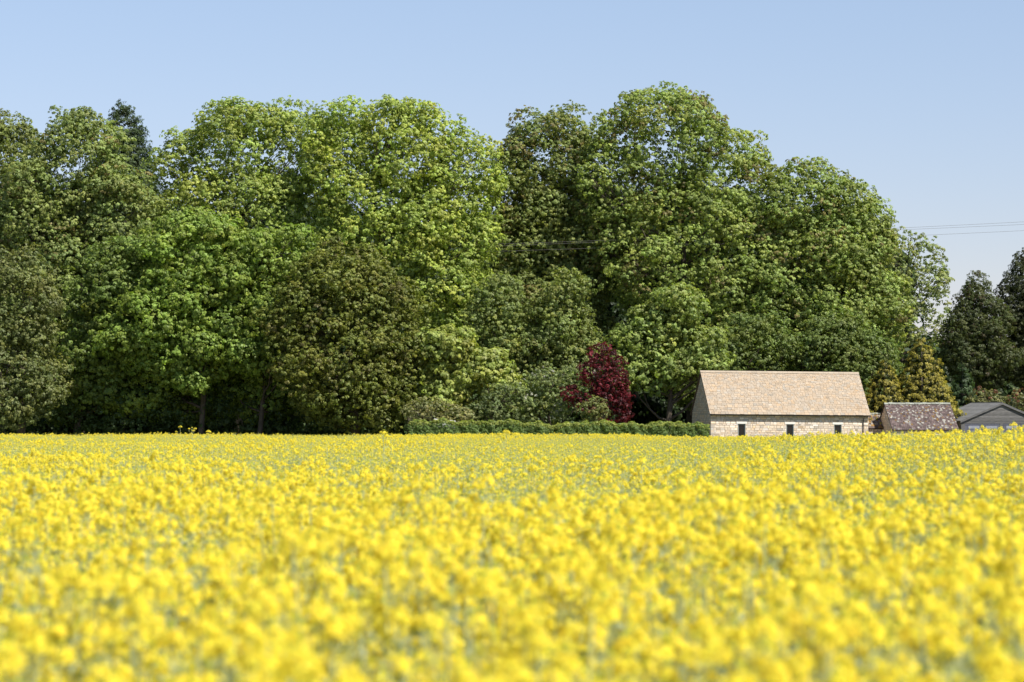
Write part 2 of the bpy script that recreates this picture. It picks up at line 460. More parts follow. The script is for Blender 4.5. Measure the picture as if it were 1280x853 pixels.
tree('yew_tree', 'dark bushy conifer with a short pointed top at the right', 'tree',
     [(1218, 402, 28, 36), (1228, 445, 44, 46), (1200, 430, 24, 40), (1224, 358, 7, 16), (1221, 368, 13, 16), (1204, 385, 9, 16), (1242, 384, 10, 18), (1196, 404, 10, 14), (1254, 404, 10, 18)], 279, (0.036, 0.056, 0.014), brown=.1, browncol=(.07, .055, .025), leaf=.2, m=12, tufts=16, lobe=(.6, 1.2), cover=1.0, wid=.45, inner=.7, back=.8)
tree('pine_tree', 'taller dark pine with ragged top at the right edge', 'tree',
     [(1282, 364, 18, 32), (1278, 404, 34, 44), (1300, 440, 50, 60), (1264, 352, 7, 13), (1274, 336, 7, 15), (1286, 326, 6, 13), (1256, 366, 7, 9), (1252, 384, 9, 12)], 282, (0.028, 0.042, 0.013), leaf=.22, m=13, tufts=15, lobe=(.6, 1.1), cover=1.0, wid=.4, inner=.7, back=.8)
tree('photinia_shrub', 'reddish green shrub left of the garage roof peak', 'shrub',
     [(1232, 501, 22, 14)], 270, (0.085, 0.11, 0.035), brown=.12, browncol=(.20, .10, .05), leaf=.15, lobe=(.4, .7), cover=.8, tufts=30, rad=.08, nlimb=8)
tree('photinia_shrub', 'reddish green shrub right of the garage roof peak', 'shrub',
     [(1278, 502, 22, 15)], 271, (0.085, 0.11, 0.035), brown=.25, browncol=(.22, .10, .05), leaf=.15, lobe=(.4, .7), cover=.8, tufts=30, rad=.08, nlimb=8)
tree('green_shrub', 'low green bush behind the left end of the hedge', 'shrub',
     [(535, 516, 30, 18), (570, 522, 24, 14)], 256, (0.105, 0.135, 0.045), leaf=.13, lobe=(.4, .8), cover=.9, tufts=26, rad=.07, nlimb=10)
tree('green_shrub', 'twiggy dark green bush between arching tree and hawthorn', 'shrub',
     [(625, 508, 28, 26), (598, 518, 20, 16)], 257, (0.075, 0.115, 0.035), leaf=.15, lobe=(.4, .9), cover=.9, tufts=20, rad=.07, nlimb=14)

# ---- shaded undergrowth and the wood behind
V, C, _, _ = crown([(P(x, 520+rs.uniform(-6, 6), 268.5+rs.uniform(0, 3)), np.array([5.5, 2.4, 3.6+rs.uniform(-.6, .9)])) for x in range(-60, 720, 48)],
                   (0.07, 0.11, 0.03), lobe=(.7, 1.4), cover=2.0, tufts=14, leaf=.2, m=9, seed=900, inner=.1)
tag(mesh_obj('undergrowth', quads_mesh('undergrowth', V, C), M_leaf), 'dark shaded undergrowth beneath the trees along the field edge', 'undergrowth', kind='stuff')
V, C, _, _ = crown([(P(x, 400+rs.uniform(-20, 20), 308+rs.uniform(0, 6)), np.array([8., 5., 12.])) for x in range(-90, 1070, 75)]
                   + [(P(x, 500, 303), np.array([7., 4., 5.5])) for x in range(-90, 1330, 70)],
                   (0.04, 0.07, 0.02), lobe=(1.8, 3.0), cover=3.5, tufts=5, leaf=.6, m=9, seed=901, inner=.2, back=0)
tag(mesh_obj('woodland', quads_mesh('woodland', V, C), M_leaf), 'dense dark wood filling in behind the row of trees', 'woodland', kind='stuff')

# ---------------------------------------------------------------- the hedge
def hedge():
    r = np.random.RandomState(5)
    a = P(512, HY, 250.5); b = P(886, HY, 250.0)
    L = np.linalg.norm((b-a)[:2]); u = (b-a)/L; v = np.array([-u[1], u[0], 0])
    base = np.array([a[0], a[1], 0.])
    N = 15000
    s = r.uniform(0, L, N)
    htop = 2.42+.09*np.sin(s*.9)+.07*np.sin(s*2.3+1)-.22*smooth((s-17.5)/3)+.12*np.sin(s*.35)
    w = .65
    which = r.rand(N)
    fr = which < .46; tp = (which >= .46) & (which < .8)
    d = np.where(fr, -w, np.where(tp, r.uniform(-w, w, N), w))
    z = np.where(tp, htop, r.uniform(.05, 1, N)*htop)
    bulge = .09*np.sin(s*3.1+z*2)+.07*np.sin(s*7.7+z*4.1)
    O = np.stack([np.zeros(N), np.where(tp, 0, np.sign(d)), np.where(tp, 1., .25)], -1)
    d = d+np.sign(d)*np.where(tp, 0, bulge); z = z+np.where(tp, bulge, 0)
    e = (s < .02*L) | (s > .985*L)
    depth = r.exponential(.07, N)
    Pn = base+u*s[:, None]+v*(d-np.where(tp, 0, np.sign(d)*depth))[:, None]+np.array([0, 0, 1])*(z-np.where(tp, depth, 0))[:, None]
    Pn += r.normal(0, .035, Pn.shape)
    vv = r.uniform(.7, 1.3, (N, 1))
    pale_top = (tp | (z > htop-.25))[:, None] & (r.rand(N, 1) < .7)  # most tufts on and near the hedge top take the paler tone
    tone = np.where(pale_top, np.array([0.32, 0.35, 0.08]), np.array([0.15, 0.22, 0.05]))*vv
    Ow = unit(np.stack([O[:, 1]*v[0], O[:, 1]*v[1], O[:, 2]], -1))
    V, C = leaves(Pn, Ow, .11*r.uniform(.8, 1.3, N), tone, m=7, wid=.55, droop=.1, r=r)
    root = empty('clipped_hedge', base)
    tag(root, 'long clipped green hedge running along the field edge up to the barn', 'hedge')
    mesh_obj('foliage', quads_mesh('foliage', V-base, C), M_leaf, root)
    mb = MB()
    for k in np.arange(.3, L, .35):
        p0 = u*k+v*r.uniform(-.3, .3)
        q = p0+u*r.uniform(-.25, .25)+v*r.uniform(-.3, .3)+np.array([0, 0, r.uniform(1.6, 2.1)])
        mb.tube([p0, (p0+q)/2+r.normal(0, .05, 3), q], [.035, .025, .01], 5)
    mb.build('stems', M_bark, root)
hedge()

# ----------------------------------------------------------- stone buildings
def courses(mb, u0, u1, z0, z1, place, r, ch=(.11, .19), cw=(.16, .42), gap=.012, proud=(.01, .035), skip=None, tint=.14, clip=None):
    """stone courses on a plane; place(u,z,n)->xyz"""
    z = z0
    while z < z1-.03:
        h = min(r.uniform(*ch), z1-z)
        u = u0
        while u < u1-.02:
            w = min(r.uniform(*cw), u1-u)
            if u1-(u+w) < .08: w = u1-u
            a, b, c, d = u+gap, u+w-gap, z+gap, z+h-gap*.5
            ok = True
            if skip:
                for (s0, s1, t0, t1) in skip:
                    if b > s0 and a < s1 and d > t0 and c < t1:
                        if a < s0-.06: b = s0-.003
                        elif b > s1+.06: a = s1+.003
                        else: ok = False
            if clip and ok:
                lo, hi = clip(d)
                a, b = max(a, lo), min(b, hi); ok = b-a > .05
            if ok and b-a > .03 and d-c > .03:
                pr = r.uniform(*proud)
                v = 1+r.normal(0, tint); hh = r.normal(0, .05)
                t = (v*(1+hh), v, v*(1-hh*1.5))
                j = lambda: r.uniform(-.008, .008)
                pts = [place(a+j(), c+j(), -.02), place(b+j(), c+j(), -.02), place(b+j(), d+j(), -.02), place(a+j(), d+j(), -.02),
                       place(a+.012, c+.012, pr), place(b-.012, c+.012, pr), place(b-.012, d-.012, pr), place(a+.012, d-.012, pr)]
                mb.poly(pts, [(4,5,6,7),(0,1,5,4),(1,2,6,5),(2,3,7,6),(3,0,4,7)], t)
            u += w
        z += h

def slates(mb, L, v_eave, z_eave, v_ridge, z_ridge, r, u0=0., rows=24, cw=(.22, .46), thick=.034, tint=.10, tonef=None, hip=None):
    """overlapping slates, wide courses at the eave, narrow at the ridge"""
    dv, dz = v_ridge-v_eave, z_ridge-z_eave
    S_ = math.hypot(dv, dz); e = np.array([0, dv/S_, dz/S_]); n = np.array([0, -dz/S_, abs(dv)/S_])
    if dv < 0: n = np.array([0, dz/S_, abs(dv)/S_])
    ws = np.linspace(1.35, .7, rows); ws = ws/ws.sum()*S_
    s = 0
    for i in range(rows):
        u = u0-r.uniform(0, .2)
        ln = ws[i]*1.25
        while u < u0+L:
            w = r.uniform(*cw)*(1-.3*i/rows)
            a, b = max(u, u0)+.008, min(u+w, u0+L)-.008
            if b-a > .02:
                o = np.array([a, v_eave, z_eave])+e*(s+r.uniform(-.012, .012))+n*.016
                lift = thick*r.uniform(.9, 1.5)
                A = np.array([b-a, 0, 0])
                B = e*min(ln, S_-s)-n*.012
                tone = tonef(r) if tonef else None
                if tone is None:
                    v = 1+r.normal(0, tint); hh = r.normal(0, .04); tone = (v*(1+hh), v, v*(1-1.3*hh))
                mb.slab(o, A, B, n*lift, tone)
            u += w
        s += ws[i]

def make_barn():
    r = np.random.RandomState(21)
    L, W, zw = 14.6, 7.0, 3.42
    ez, rz = 3.2, 7.08; ov = .26
    loc = P(888, HY, 257); loc[2] = 0
    root = empty('stone_barn', loc, math.radians(10), math.radians(.42))
    tag(root, 'long cream rubble stone barn with steep pinkish beige stone slate roof and three narrow windows', 'barn')
    sl = (rz-ez)/(W/2+ov)
    zt = ez+sl*ov-.06
    wins = [(2.52, 3.20), (6.98, 7.66), (11.42, 12.10)]; wz0, wz1 = .75, 2.38
    mb = MB(); MT = (.7, .68, .66)
    T = .45
    xs = [0]+[q for w in wins for q in w]+[L]
    for i in range(0, len(xs), 2):
        mb.box(xs[i], xs[i+1], 0, T, -.6, zt, MT)
    for a, b in wins:
        mb.box(a, b, 0, T, -.6, wz0, MT); mb.box(a, b, 0, T, wz1+.0, zt, MT)
    mb.box(0, L, W-T, W, -.6, zt, MT)
    ap = zt+sl*W/2
    for x0 in (0, L-T):
        prof = [(T, -.6), (W-T, -.6), (W-T, zt+sl*T*0.9), (W/2, ap-.02), (T, zt+sl*T*0.9)]
        vs = [(x0, y, z) for y, z in prof]+[(x0+T, y, z) for y, z in prof]
        n = 5
        mb.poly(vs, [tuple(range(n))[::-1], tuple(range(n, 2*n))]+[(i, (i+1) % n, n+(i+1) % n, n+i) for i in range(n)], MT)
    sk = [(a-.0, b+.0, wz0, wz1) for a, b in wins]+[(a-.16, b+.16, wz1-.01, wz1+.20) for a, b in wins]
    courses(mb, 0, L, 0, zt-.02, lambda u, z, n: (u, -n, z), r, skip=sk, ch=(.12, .24), cw=(.18, .55), gap=.014, tint=.16)
    clip = lambda z: (0.02, W-.02) if z < zt else ((z-zt)/sl+.03, W-(z-zt)/sl-.03)
    courses(mb, 0, W, 0, ap-.1, lambda u, z, n: (-n, W-u, z), r, clip=clip, tint=.12)
    courses(mb, 0, W, 0, ap-.1, lambda u, z, n: (L+n, u, z), r, clip=clip, tint=.12)
    courses(mb, 0, L, 0, zt-.02, lambda u, z, n: (L-u, W+n, z), r, tint=.12, cw=(.3, .7), ch=(.18, .28))
    mb.build('wall', M_rubble, root)
    # roof
    rb = MB(); og = .14
    for sgn in (0, 1):
        v0, v1 = (-ov, W/2) if sgn == 0 else (W+ov, W/2)
        rb.poly([(-og, v0, ez-.05), (L+og, v0, ez-.05), (L+og, v1, rz-.05), (-og, v1, rz-.05),
                 (-og, v0, ez+.01), (L+og, v0, ez+.01), (L+og, v1, rz+.01), (-og, v1, rz+.01)],
                [(0,3,2,1),(4,5,6,7),(0,1,5,4),(1,2,6,5),(2,3,7,6),(3,0,4,7)], (.42, .38, .35))
        slates(rb, L+2*og, v0, ez, v1, rz, r, u0=-og, rows=25, tint=.07)
    roof = rb.build('roof', M_slate, root)
    cp = MB(); u = -og-.02
    while u < L+og-.05:
        w = min(.48, L+og+.02-u); v = 1+r.normal(0, .05)
        for s_ in (-1, 1):
            cp.slab((u+.004, W/2, rz+.085), (w-.008, 0, 0), (0, s_*.17, -.17*sl), (0, s_*.02, .028), (v, v*1.03, v*1.06))
        u += w
    cp.build('ridge_capping', M_slate, roof)
    # gutter and downpipe
    g = MB()
    prof = [(-.075, 0), (-.06, -.05), (0, -.075), (.06, -.05), (.075, 0), (.06, 0), (0, -.06), (-.06, 0)]
    gy, gz = -ov-.055, ez-.01
    n = len(prof)
    vs = [(-og, gy+a, gz+b) for a, b in prof]+[(L+og, gy+a, gz+b) for a, b in prof]
    g.poly(vs, [(i, (i+1) % n, n+(i+1) % n, n+i) for i in range(n)]+[tuple(range(n)), tuple(range(2*n-1, n-1, -1))])
    for x in np.arange(.4, L, 1.0):
        g.box(x, x+.03, gy+.05, .02-.05, gz-.06, gz-.03)
    g.build('gutter', M_metal, root)
    d = MB()
    d.tube([(L-.48, gy, gz-.05), (L-.48, gy, gz-.14), (L-.48, -.09, gz-.36), (L-.48, -.09, -.2)], [.04]*4, 8)
    for z in (.6, 1.7, 2.7): d.box(L-.54, L-.42, -.14, -.02, z, z+.05)
    d.build('downpipe', M_metal, root)
    for a, b in wins:
        f = MB(); y0, y1 = .10, .17; k = .09
        f.box(a, a+k, y0, y1, wz0, wz1); f.box(b-k, b, y0, y1, wz0, wz1)
        f.box(a+k, b-k, y0, y1, wz1-k, wz1); f.box(a+k, b-k, y0, y1, wz0, wz0+k)
        f.box(a+.0, a+.03, -.02, y0, wz0+.02, wz1); f.box(b-.03, b-.0, -.02, y0, wz0+.02, wz1)
        f.box(a-.05, b+.05, -.06, y0-.005, wz0-.05, wz0+.015)
        w = f.build('window', M_frame, root)
        q = MB(); q.box(a+k, b-k, y0+.02, y0+.035, wz0+k, wz1-k)
        q.build('pane', M_glass, w)
        l = MB(); l.box(a-.155, b+.155, -.045, .1, wz1+.004, wz1+.195)
        l.build('lintel', M_lintel, w)
    return root
make_barn()

def lichen(r):
    k = r.rand()
    if k < .17: v = r.uniform(1.3, 2.8); return (v*1.12, v*1.35, v*1.3)
    if k < .24: return (1.5, 1.15, .45)
    v = r.uniform(.6, 1.35); return (v*1.05, v, v*1.02)
def mossy(r):
    k = r.rand()
    if k < .3: v = r.uniform(.9, 1.6); return (v*1.5, v*1.1, v*.35)
    if k < .5: v = r.uniform(1.5, 2.6); return (v*1.1, v*1.3, v*1.2)
    v = r.uniform(.6, 1.4); return (v, v, v)

def outbuilding(name, label, x, D, rot, L, hw, ez, rz, tonef, rows, wallcol, seed, ry=0., z_wall_tint=(1,1,1), cwid=(.11,.24)):
    r = np.random.RandomState(seed)
    loc = P(x, HY, D); loc[2] = 0
    root = empty(name, loc, math.radians(rot), math.radians(ry)); tag(root, label, 'outbuilding')
    W = 2*hw; ov = .18; sl = (rz-ez)/(hw+ov); zt = ez+sl*ov-.05; T = .35
    mb = MB(); MT = tuple(.7*c for c in z_wall_tint)
    mb.box(0, L, 0, T, -.5, zt, MT); mb.box(0, L, W-T, W, -.5, zt, MT)
    for x0 in (0, L-T):
        prof = [(T, -.5), (W-T, -.5), (W-T, zt+sl*T*.9), (W/2, zt+sl*W/2-.02), (T, zt+sl*T*.9)]
        vs = [(x0, y, z) for y, z in prof]+[(x0+T, y, z) for y, z in prof]; n = 5
        mb.poly(vs, [tuple(range(n))[::-1], tuple(range(n, 2*n))]+[(i, (i+1) % n, n+(i+1) % n, n+i) for i in range(n)], MT)
    courses(mb, 0, L, 0, zt-.02, lambda u, z, n: (u, -n, z), r, tint=.15)
    clip = lambda z: (0.02, W-.02) if z < zt else ((z-zt)/sl+.03, W-(z-zt)/sl-.03)
    courses(mb, 0, W, 0, zt+sl*W/2-.1, lambda u, z, n: (-n, W-u, z), r, clip=clip)
    courses(mb, 0, W, 0, zt+sl*W/2-.1, lambda u, z, n: (L+n, u, z), r, clip=clip)
    mb.build('wall', wallcol, root)
    rb = MB(); og = .1
    for s_ in (0, 1):
        v0, v1 = (-ov, hw) if s_ == 0 else (W+ov, hw)
        rb.poly([(-og, v0, ez-.06), (L+og, v0, ez-.06), (L+og, v1, rz-.06), (-og, v1, rz-.06),
                 (-og, v0, ez+.01), (L+og, v0, ez+.01), (L+og, v1, rz+.01), (-og, v1, rz+.01)],
                [(0,3,2,1),(4,5,6,7),(0,1,5,4),(1,2,6,5),(2,3,7,6),(3,0,4,7)], (.5, .45, .42))
        slates(rb, L+2*og, v0, ez, v1, rz, r, u0=-og, rows=rows, tonef=tonef, cw=cwid, thick=.03)
    roof = rb.build('roof', M_oldslate, root)
    cp = MB(); u = -og
    while u < L+og-.05:
        w = min(.4, L+og-u); v = r.uniform(1.6, 2.6)
        zj = r.uniform(-.015, .03)
        for s2 in (-1, 1):
            cp.slab((u+.006, hw, rz+.08+zj), (w-.012, 0, 0), (0, s2*.15, -.15*sl), (0, s2*.02, .03), (v, v*1.35, v*1.25))
        u += w
    cp.build('ridge_capping', M_oldslate, roof)
    return root

outbuilding('stone_outbuilding', 'low stone outbuilding with purplish brown slate roof speckled with pale lichen', 1116, 258.5, 10, 6.05, 2.3, 1.80, 4.18, lichen, 22, M_rubble, 31)
outbuilding('stone_outbuilding', 'tiny mossy roofed lean-to squeezed between barn and lichened outbuilding', 1083.5, 261, 10, 2.35, 1.3, 1.95, 3.28, mossy, 11, M_rubble, 32, z_wall_tint=(.45, .3, .25))

def make_garage():
    r = np.random.RandomState(41)
    loc = P(1202, HY, 262); loc[2] = 0
    root = empty('timber_garage', loc, math.radians(22)); 
    tag(root, 'weathered grey timber double garage with shallow felt roof at the right edge', 'garage')
    W, Dp, ze, za = 8.4, 5.2, 2.62, 4.20
    mid = W/2; sl = (za-ze)/mid
    zb = ze-.02
    mb = MB()
    MT = (.75, .75, .75)
    mb.box(0, .1, .1, Dp-.1, 0, ze, MT); mb.box(W-.1, W, .1, Dp-.1, 0, ze, MT); mb.box(0, W, Dp-.1, Dp, 0, ze, MT)
    mb.box(0, .35, 0, .1, 0, ze, MT); mb.box(W-.35, W, 0, .1, 0, ze, MT)
    mb.box(mid-.15, mid+.15, 0, .1, 0, ze-.22, MT); mb.box(.35, W-.35, 0, .1, ze-.22, ze, MT)
    # gable boards
    for y0, dn in ((0, -1), (Dp-.1, 1)):
        vs = [(0, y0, ze), (W, y0, ze), (mid, y0, za-.04), (0, y0+.1, ze), (W, y0+.1, ze), (mid, y0+.1, za-.04)]
        mb.poly(vs, [(0,1,2),(5,4,3),(0,3,4,1),(1,4,5,2),(2,5,3,0)], MT)
        z = ze+.02
        while z < za-.15:
            a = (z+.15-ze)/sl+.05; 
            if W-a-a < .1: break
            v = r.uniform(.75, 1.3)
            yb = y0-.03 if dn < 0 else y0+.1
            mb.box(a-.1, W-a+.1, yb, yb+.03, z, z+.135, (v, v*.99, v*.97))
            z += .15
    for x0 in (-.03, W):
        z = .1
        while z < ze-.1:
            v = r.uniform(.75, 1.25); mb.box(x0, x0+.03, 0, Dp, z, z+.135, (v, v, v)); z += .15
    mb.build('wall', M_timber, root)
    rb = MB(); ov, og = .22, .18
    for s_ in (-1, 1):
        xe = mid+s_*(mid+ov); zz = ze-sl*ov+.06
        pts = [(xe, -og, zz), (mid, -og, za+.06), (mid, Dp+og, za+.06), (xe, Dp+og, zz)]
        vs = pts+[(a, b, c+.06) for a, b, c in pts]
        rb.poly(vs, [(0,1,2,3),(7,6,5,4),(0,4,5,1),(1,5,6,2),(2,6,7,3),(3,7,4,0)])
        for k in np.arange(.15, .95, .22):      # felt laps
            x = xe+(mid-xe)*k; z = zz+(za+.06-zz)*k+.06
            rb.poly([(x, -og-.002, z), (x-s_*.06, -og-.002, z-.06*sl), (x-s_*.06, Dp+og+.002, z-.06*sl), (x, Dp+og+.002, z),
                     (x, -og-.002, z+.012), (x-s_*.06, -og-.002, z-.06*sl+.012), (x-s_*.06, Dp+og+.002, z-.06*sl+.012), (x, Dp+og+.002, z+.012)],
                    [(0,1,2,3),(7,6,5,4),(0,4,5,1),(1,5,6,2),(2,6,7,3),(3,7,4,0)])
    rb.tube([(mid, -og, za+.13), (mid, Dp+og, za+.13)], [.05, .05], 6)
    roof = rb.build('roof', M_felt, root)
    bb = MB()
    for s_ in (-1, 1):
        xe = mid+s_*(mid+ov+.02); zz = ze-sl*ov+.05
        vs = [(xe, -og-.03, zz-.13), (mid, -og-.03, za-.08), (mid, -og-.03, za+.1), (xe, -og-.03, zz+.05)]
        vs += [(a, b+.026, c) for a, b, c in vs]
        bb.poly(vs, [(0,1,2,3),(7,6,5,4),(0,4,5,1),(1,5,6,2),(2,6,7,3),(3,7,4,0)], (.8, .8, .8))
    bb.build('bargeboard', M_timber, roof)
    # two pairs of doors with small pale panes and braces
    for x0, x1 in ((.36, mid-.16), (mid+.16, W-.36)):
        h = (x1-x0)/2
        for a in (x0, x0+h):
            d = MB(); a1 = a+h-.02; zt = ze-.24
            u = a+.01
            while u < a1-.02:
                v = r.uniform(.7, 1.3); w = min(.14, a1-u)
                d.box(u, u+w-.008, .03, .06, .05, zt, (v, v, v*1.03)); u += .14
            d.box(a+.01, a1, .005, .03, zt-.12, zt, (.8, .8, .8)); d.box(a+.01, a1, .005, .03, 1.3, 1.42, (.8, .8, .8)); d.box(a+.01, a1, .005, .03, .1, .25, (.8, .8, .8))
            d.slab((a+.1, .004, .25), (.14, 0, 0), (h-.35, 0, 1.04), (0, .022, 0), (1.2, 1.2, 1.2))
            dd = d.build('door', M_doorwood, root)
            g = MB(); g.box(a+.35, a1-.3, -.004, .022, zt-.46, zt-.2)
            g.build('pane', M_pale, dd)
    return root
make_garage()

# pale curved cover behind the hedge
r = np.random.RandomState(8)
c0 = P(556, HY, 254.4); mb = MB()
n = 10
for i in range(n):
    a0, a1 = math.pi*i/n, math.pi*(i+1)/n
    for (ra, rb_) in ((1.0, .96),):
        y = [(-1.0)*math.cos(a0)*.85, (-1.0)*math.cos(a1)*.85]; z = [2.1+.72*math.sin(a0), 2.1+.72*math.sin(a1)]
        mb.poly([(-.95, y[0], z[0]), (.95, y[0], z[0]-.18), (.95, y[1], z[1]-.18), (-.95, y[1], z[1]),
                 (-.95, y[0]*.96, z[0]-.05), (.95, y[0]*.96, z[0]-.23), (.95, y[1]*.96, z[1]-.23), (-.95, y[1]*.96, z[1]-.05)],
                [(0,1,2,3),(7,6,5,4),(0,4,5,1),(1,5,6,2),(2,6,7,3),(3,7,4,0)])
root = empty('garden_shelter', (c0[0], c0[1], 0)); tag(root, 'pale grey rounded shelter roof peeping over the left end of the hedge', 'shelter')
mb.build('roof', M_sheet, root)
for x in (-.88, .82):
    for y in (-.78, .72):
        mb = MB(); mb.box(x, x+.06, y, y+.06, 0, 2.05); mb.build('post', M_timber, root)

# ------------------------------------------------------------ overhead wires
def wire(pts_px, D0, label, rad=.012):
    xs = np.array([p[0] for p in pts_px], float); ys = np.array([p[1] for p in pts_px], float)
    co = np.polyfit(xs, ys, 2)
    mb = MB(); X = np.linspace(-600, 2300, 90); pts = []
    for x in X:
        D = D0
        pts.append(P(x, np.polyval(co, x), D))
    o = pts[0].copy()
    mb.tube([q-o for q in pts], [rad]*len(pts), 5)
    w = mb.build('overhead_wire', M_wire)
    w.location = o
    tag(w, label, 'wire', 'overhead wires')
wire([(600, 306), (1150, 284), (1280, 277.5)], 281, 'uppermost of the three thin wires crossing the sky right of the trees')
wire([(600, 308.5), (1150, 286.5), (1280, 280.8)], 281.6, 'middle one of the three thin wires, close under the uppermost')
wire([(600, 315), (1150, 294.5), (1280, 288.5)], 282.2, 'lowest of the three thin wires, set apart below the other two')

# ------------------------------------------------------------- rapeseed crop
YEL = np.array([0.93, 0.81, 0.09]); STEM = np.array([0.45, 0.48, 0.26]); LEAFC = np.array([0.33, 0.38, 0.24]); BUD = np.array([0.42, 0.46, 0.06])

def rape_plant(r, ox, oy, H, fl=1.0, ids=False):
    """quads + tones + material index of one plant"""
    Q, C, Mi = [], [], []; hid = [1]
    def strip(a, b, w, col, mi):
        d = unit((b-a)[None])[0]; th = r.uniform(0, math.pi)
        for t in (th, th+math.pi/2):
            s = np.array([math.cos(t), math.sin(t), 0])*w/2
            Q.append([a-s, a+s, b+s*.7, b-s*.7]); C.append(col*r.uniform(.85, 1.15)); Mi.append(mi)
    def blade(a, d, L, w, col):
        s = unit(np.cross(d, [0, 0, 1.])[None])[0]*w/2
        m_ = a+d*L*.5+np.array([0, 0, .02]); t = a+d*L-np.array([0, 0, L*.35])
        Q.append([a, m_-s, t, m_+s]); C.append(col*r.uniform(.8, 1.2)); Mi.append(0)
    def head(c, R, k):
        # open flowers in a dome round the buds, spent pods below
        for i in range(k):
            th = r.uniform(0, 2*math.pi); ph = math.acos(r.uniform(-.15, 1))
            d = np.array([math.sin(ph)*math.cos(th), math.sin(ph)*math.sin(th), math.cos(ph)])
            p = c+d*R*np.array([1, 1, .95])*r.uniform(.75, 1.1)-np.array([0, 0, R*.6*r.rand()])
            nrm = unit((d+r.normal(0, .35, 3)+np.array([0, 0, .3]))[None])[0]
            u = unit(np.cross(nrm, r.normal(0, 1, 3))[None])[0]; v = np.cross(nrm, u)
            col = YEL*np.array([1, r.uniform(.93, 1.06), 1])*r.uniform(.92, 1.05)
            s = r.uniform(.0095, .013)
            for (a, b) in ((u, v), (v, -u), (-u, -v), (-v, u)):
                tip = p+(a)*s*1.5+nrm*s*.25
                Q.append([p, p+a*s*.8+b*s*.65, tip, p+a*s*.8-b*s*.65]); C.append(col); Mi.append(hid[0])
        if ids: hid[0] += 1
        for i in range(4):
            b = c+np.array([0, 0, R*1.0])+r.normal(0, .006, 3)
            Q.append([b, b+[.006, 0, .01], b+[0, 0, .018], b+[-.006, 0, .01]]); C.append(BUD); Mi.append(0)
        for i in range(7):
            th = r.uniform(0, 6.28); a = c-np.array([0, 0, R+r.uniform(0, .12)])
            e = a+np.array([math.cos(th)*.035, math.sin(th)*.035, .022]); 
            Q.append([a, a+[0, 0, .004], e+[0, 0, .004], e]); C.append(STEM*1.1); Mi.append(0)
    root = np.array([ox, oy, 0.]); lean = r.normal(0, .05, 2)
    top = np.array([ox+lean[0], oy+lean[1], H])
    strip(root, top, .012, STEM, 0)
    nb = r.randint(2, 5)
    heads = [(top, 1.0)]
    for i in range(nb):
        f = r.uniform(.45, .85); a = root+(top-root)*f
        th = r.uniform(0, 6.28); rr = r.uniform(.07, .17)
        e = np.array([a[0]+math.cos(th)*rr, a[1]+math.sin(th)*rr, H-r.uniform(.02, .28)])
        strip(a, e, .007, STEM, 0); heads.append((e, r.uniform(.6, 1)))
        blade(a, np.array([math.cos(th+1), math.sin(th+1), .35]), r.uniform(.08, .15), .025, LEAFC)
    for e, q in heads:
        if r.rand() < fl: head(e, .041*q+.010, int(30*q)+8)
        else: head(e, .016, 3)
    for i in range(5):
        f = r.uniform(.15, .6); th = r.uniform(0, 6.28)
        blade(root+(top-root)*f, np.array([math.cos(th), math.sin(th), .3]), r.uniform(.15, .28), .07, LEAFC)
    return Q, C, Mi

def rape_clump(k, r, fl):
    Q, C, Mi = [], [], []
    for i in range(4 if fl > .5 else 5):
        a = r.uniform(0, 6.28); d = math.sqrt(r.rand())*.34
        q, c, m_ = rape_plant(r, d*math.cos(a), d*math.sin(a), r.uniform(1.08, 1.36), fl)
        Q += q; C += c; Mi += m_
    me = quads_mesh('rape_clump', np.array(Q), np.array(C))
    me.materials.append(M_leafc); me.materials.append(M_petal)
    me.polygons.foreach_set('material_index', np.array(Mi, dtype=np.int32))
    me.update()
    return me
M_leafc = leaf_material('rape_stems', .2, .6, .2, (1.1, 1.2, .7))
protos = bpy.data.collections.new('rape_plants_source')
for k in range(8):
    r = np.random.RandomState(300+k)
    me = rape_clump(k, r, [1, .95, .9, .95, .8, .28, .10, .9][k])
    o = bpy.data.objects.new('rape_clump_%d' % k, me)
    protos.objects.link(o)

def vnoise(x, y, s, seed):
    """smooth value noise"""
    r = np.random.RandomState(seed); G = r.rand(256, 256)
    X = x/s+40; Y = y/s+40; xi = np.floor(X).astype(int); yi = np.floor(Y).astype(int)
    fx, fy = smooth(X-xi), smooth(Y-yi)
    g = lambda a, b: G[a % 256, b % 256]
    return (g(xi, yi)*(1-fx)+g(xi+1, yi)*fx)*(1-fy)+(g(xi, yi+1)*(1-fx)+g(xi+1, yi+1)*fx)*fy

r = np.random.RandomState(77)
cell = .44
pts = []
ys = np.arange(3.2, 249.0, cell)
for y in ys:
    hw = .20*y+3.5
    x = np.arange(-hw, hw, cell)
    pts.append(np.stack([x+r.uniform(-.22, .22, len(x)), y+r.uniform(-.22, .22, len(x))], -1))
pts = np.concatenate(pts)
x, y = pts[:, 0], pts[:, 1]
n1 = vnoise(x, y, 5.0, 1); n2 = vnoise(x, y, 1.3, 2); n3 = vnoise(x, y, 14.0, 3)
dens = .5*n1+.28*n2+.22*n3                      # flowering strength of each patch
hscale = .93+.40*(dens-.5)+r.normal(0, .075, len(x))+.03*smooth(x/25)
tall = r.rand(len(x)) < .03
hscale[tall] += r.uniform(.05, .14, tall.sum())
near = smooth((14-y)/8)
hscale -= near*.02
hscale = np.clip(hscale, .72, 1.17)
lowf = (dens+r.normal(0, .1, len(x))) < .50+.19*smooth((y-15)/45)-.10*smooth((x-4)/12)
hscale[lowf] += .025
idx = np.where(lowf, r.choice([5, 6], len(x)), r.choice([0, 1, 2, 3, 4, 7], len(x)))
z = terrain(x, y)
me = bpy.data.meshes.new('rapeseed_crop')
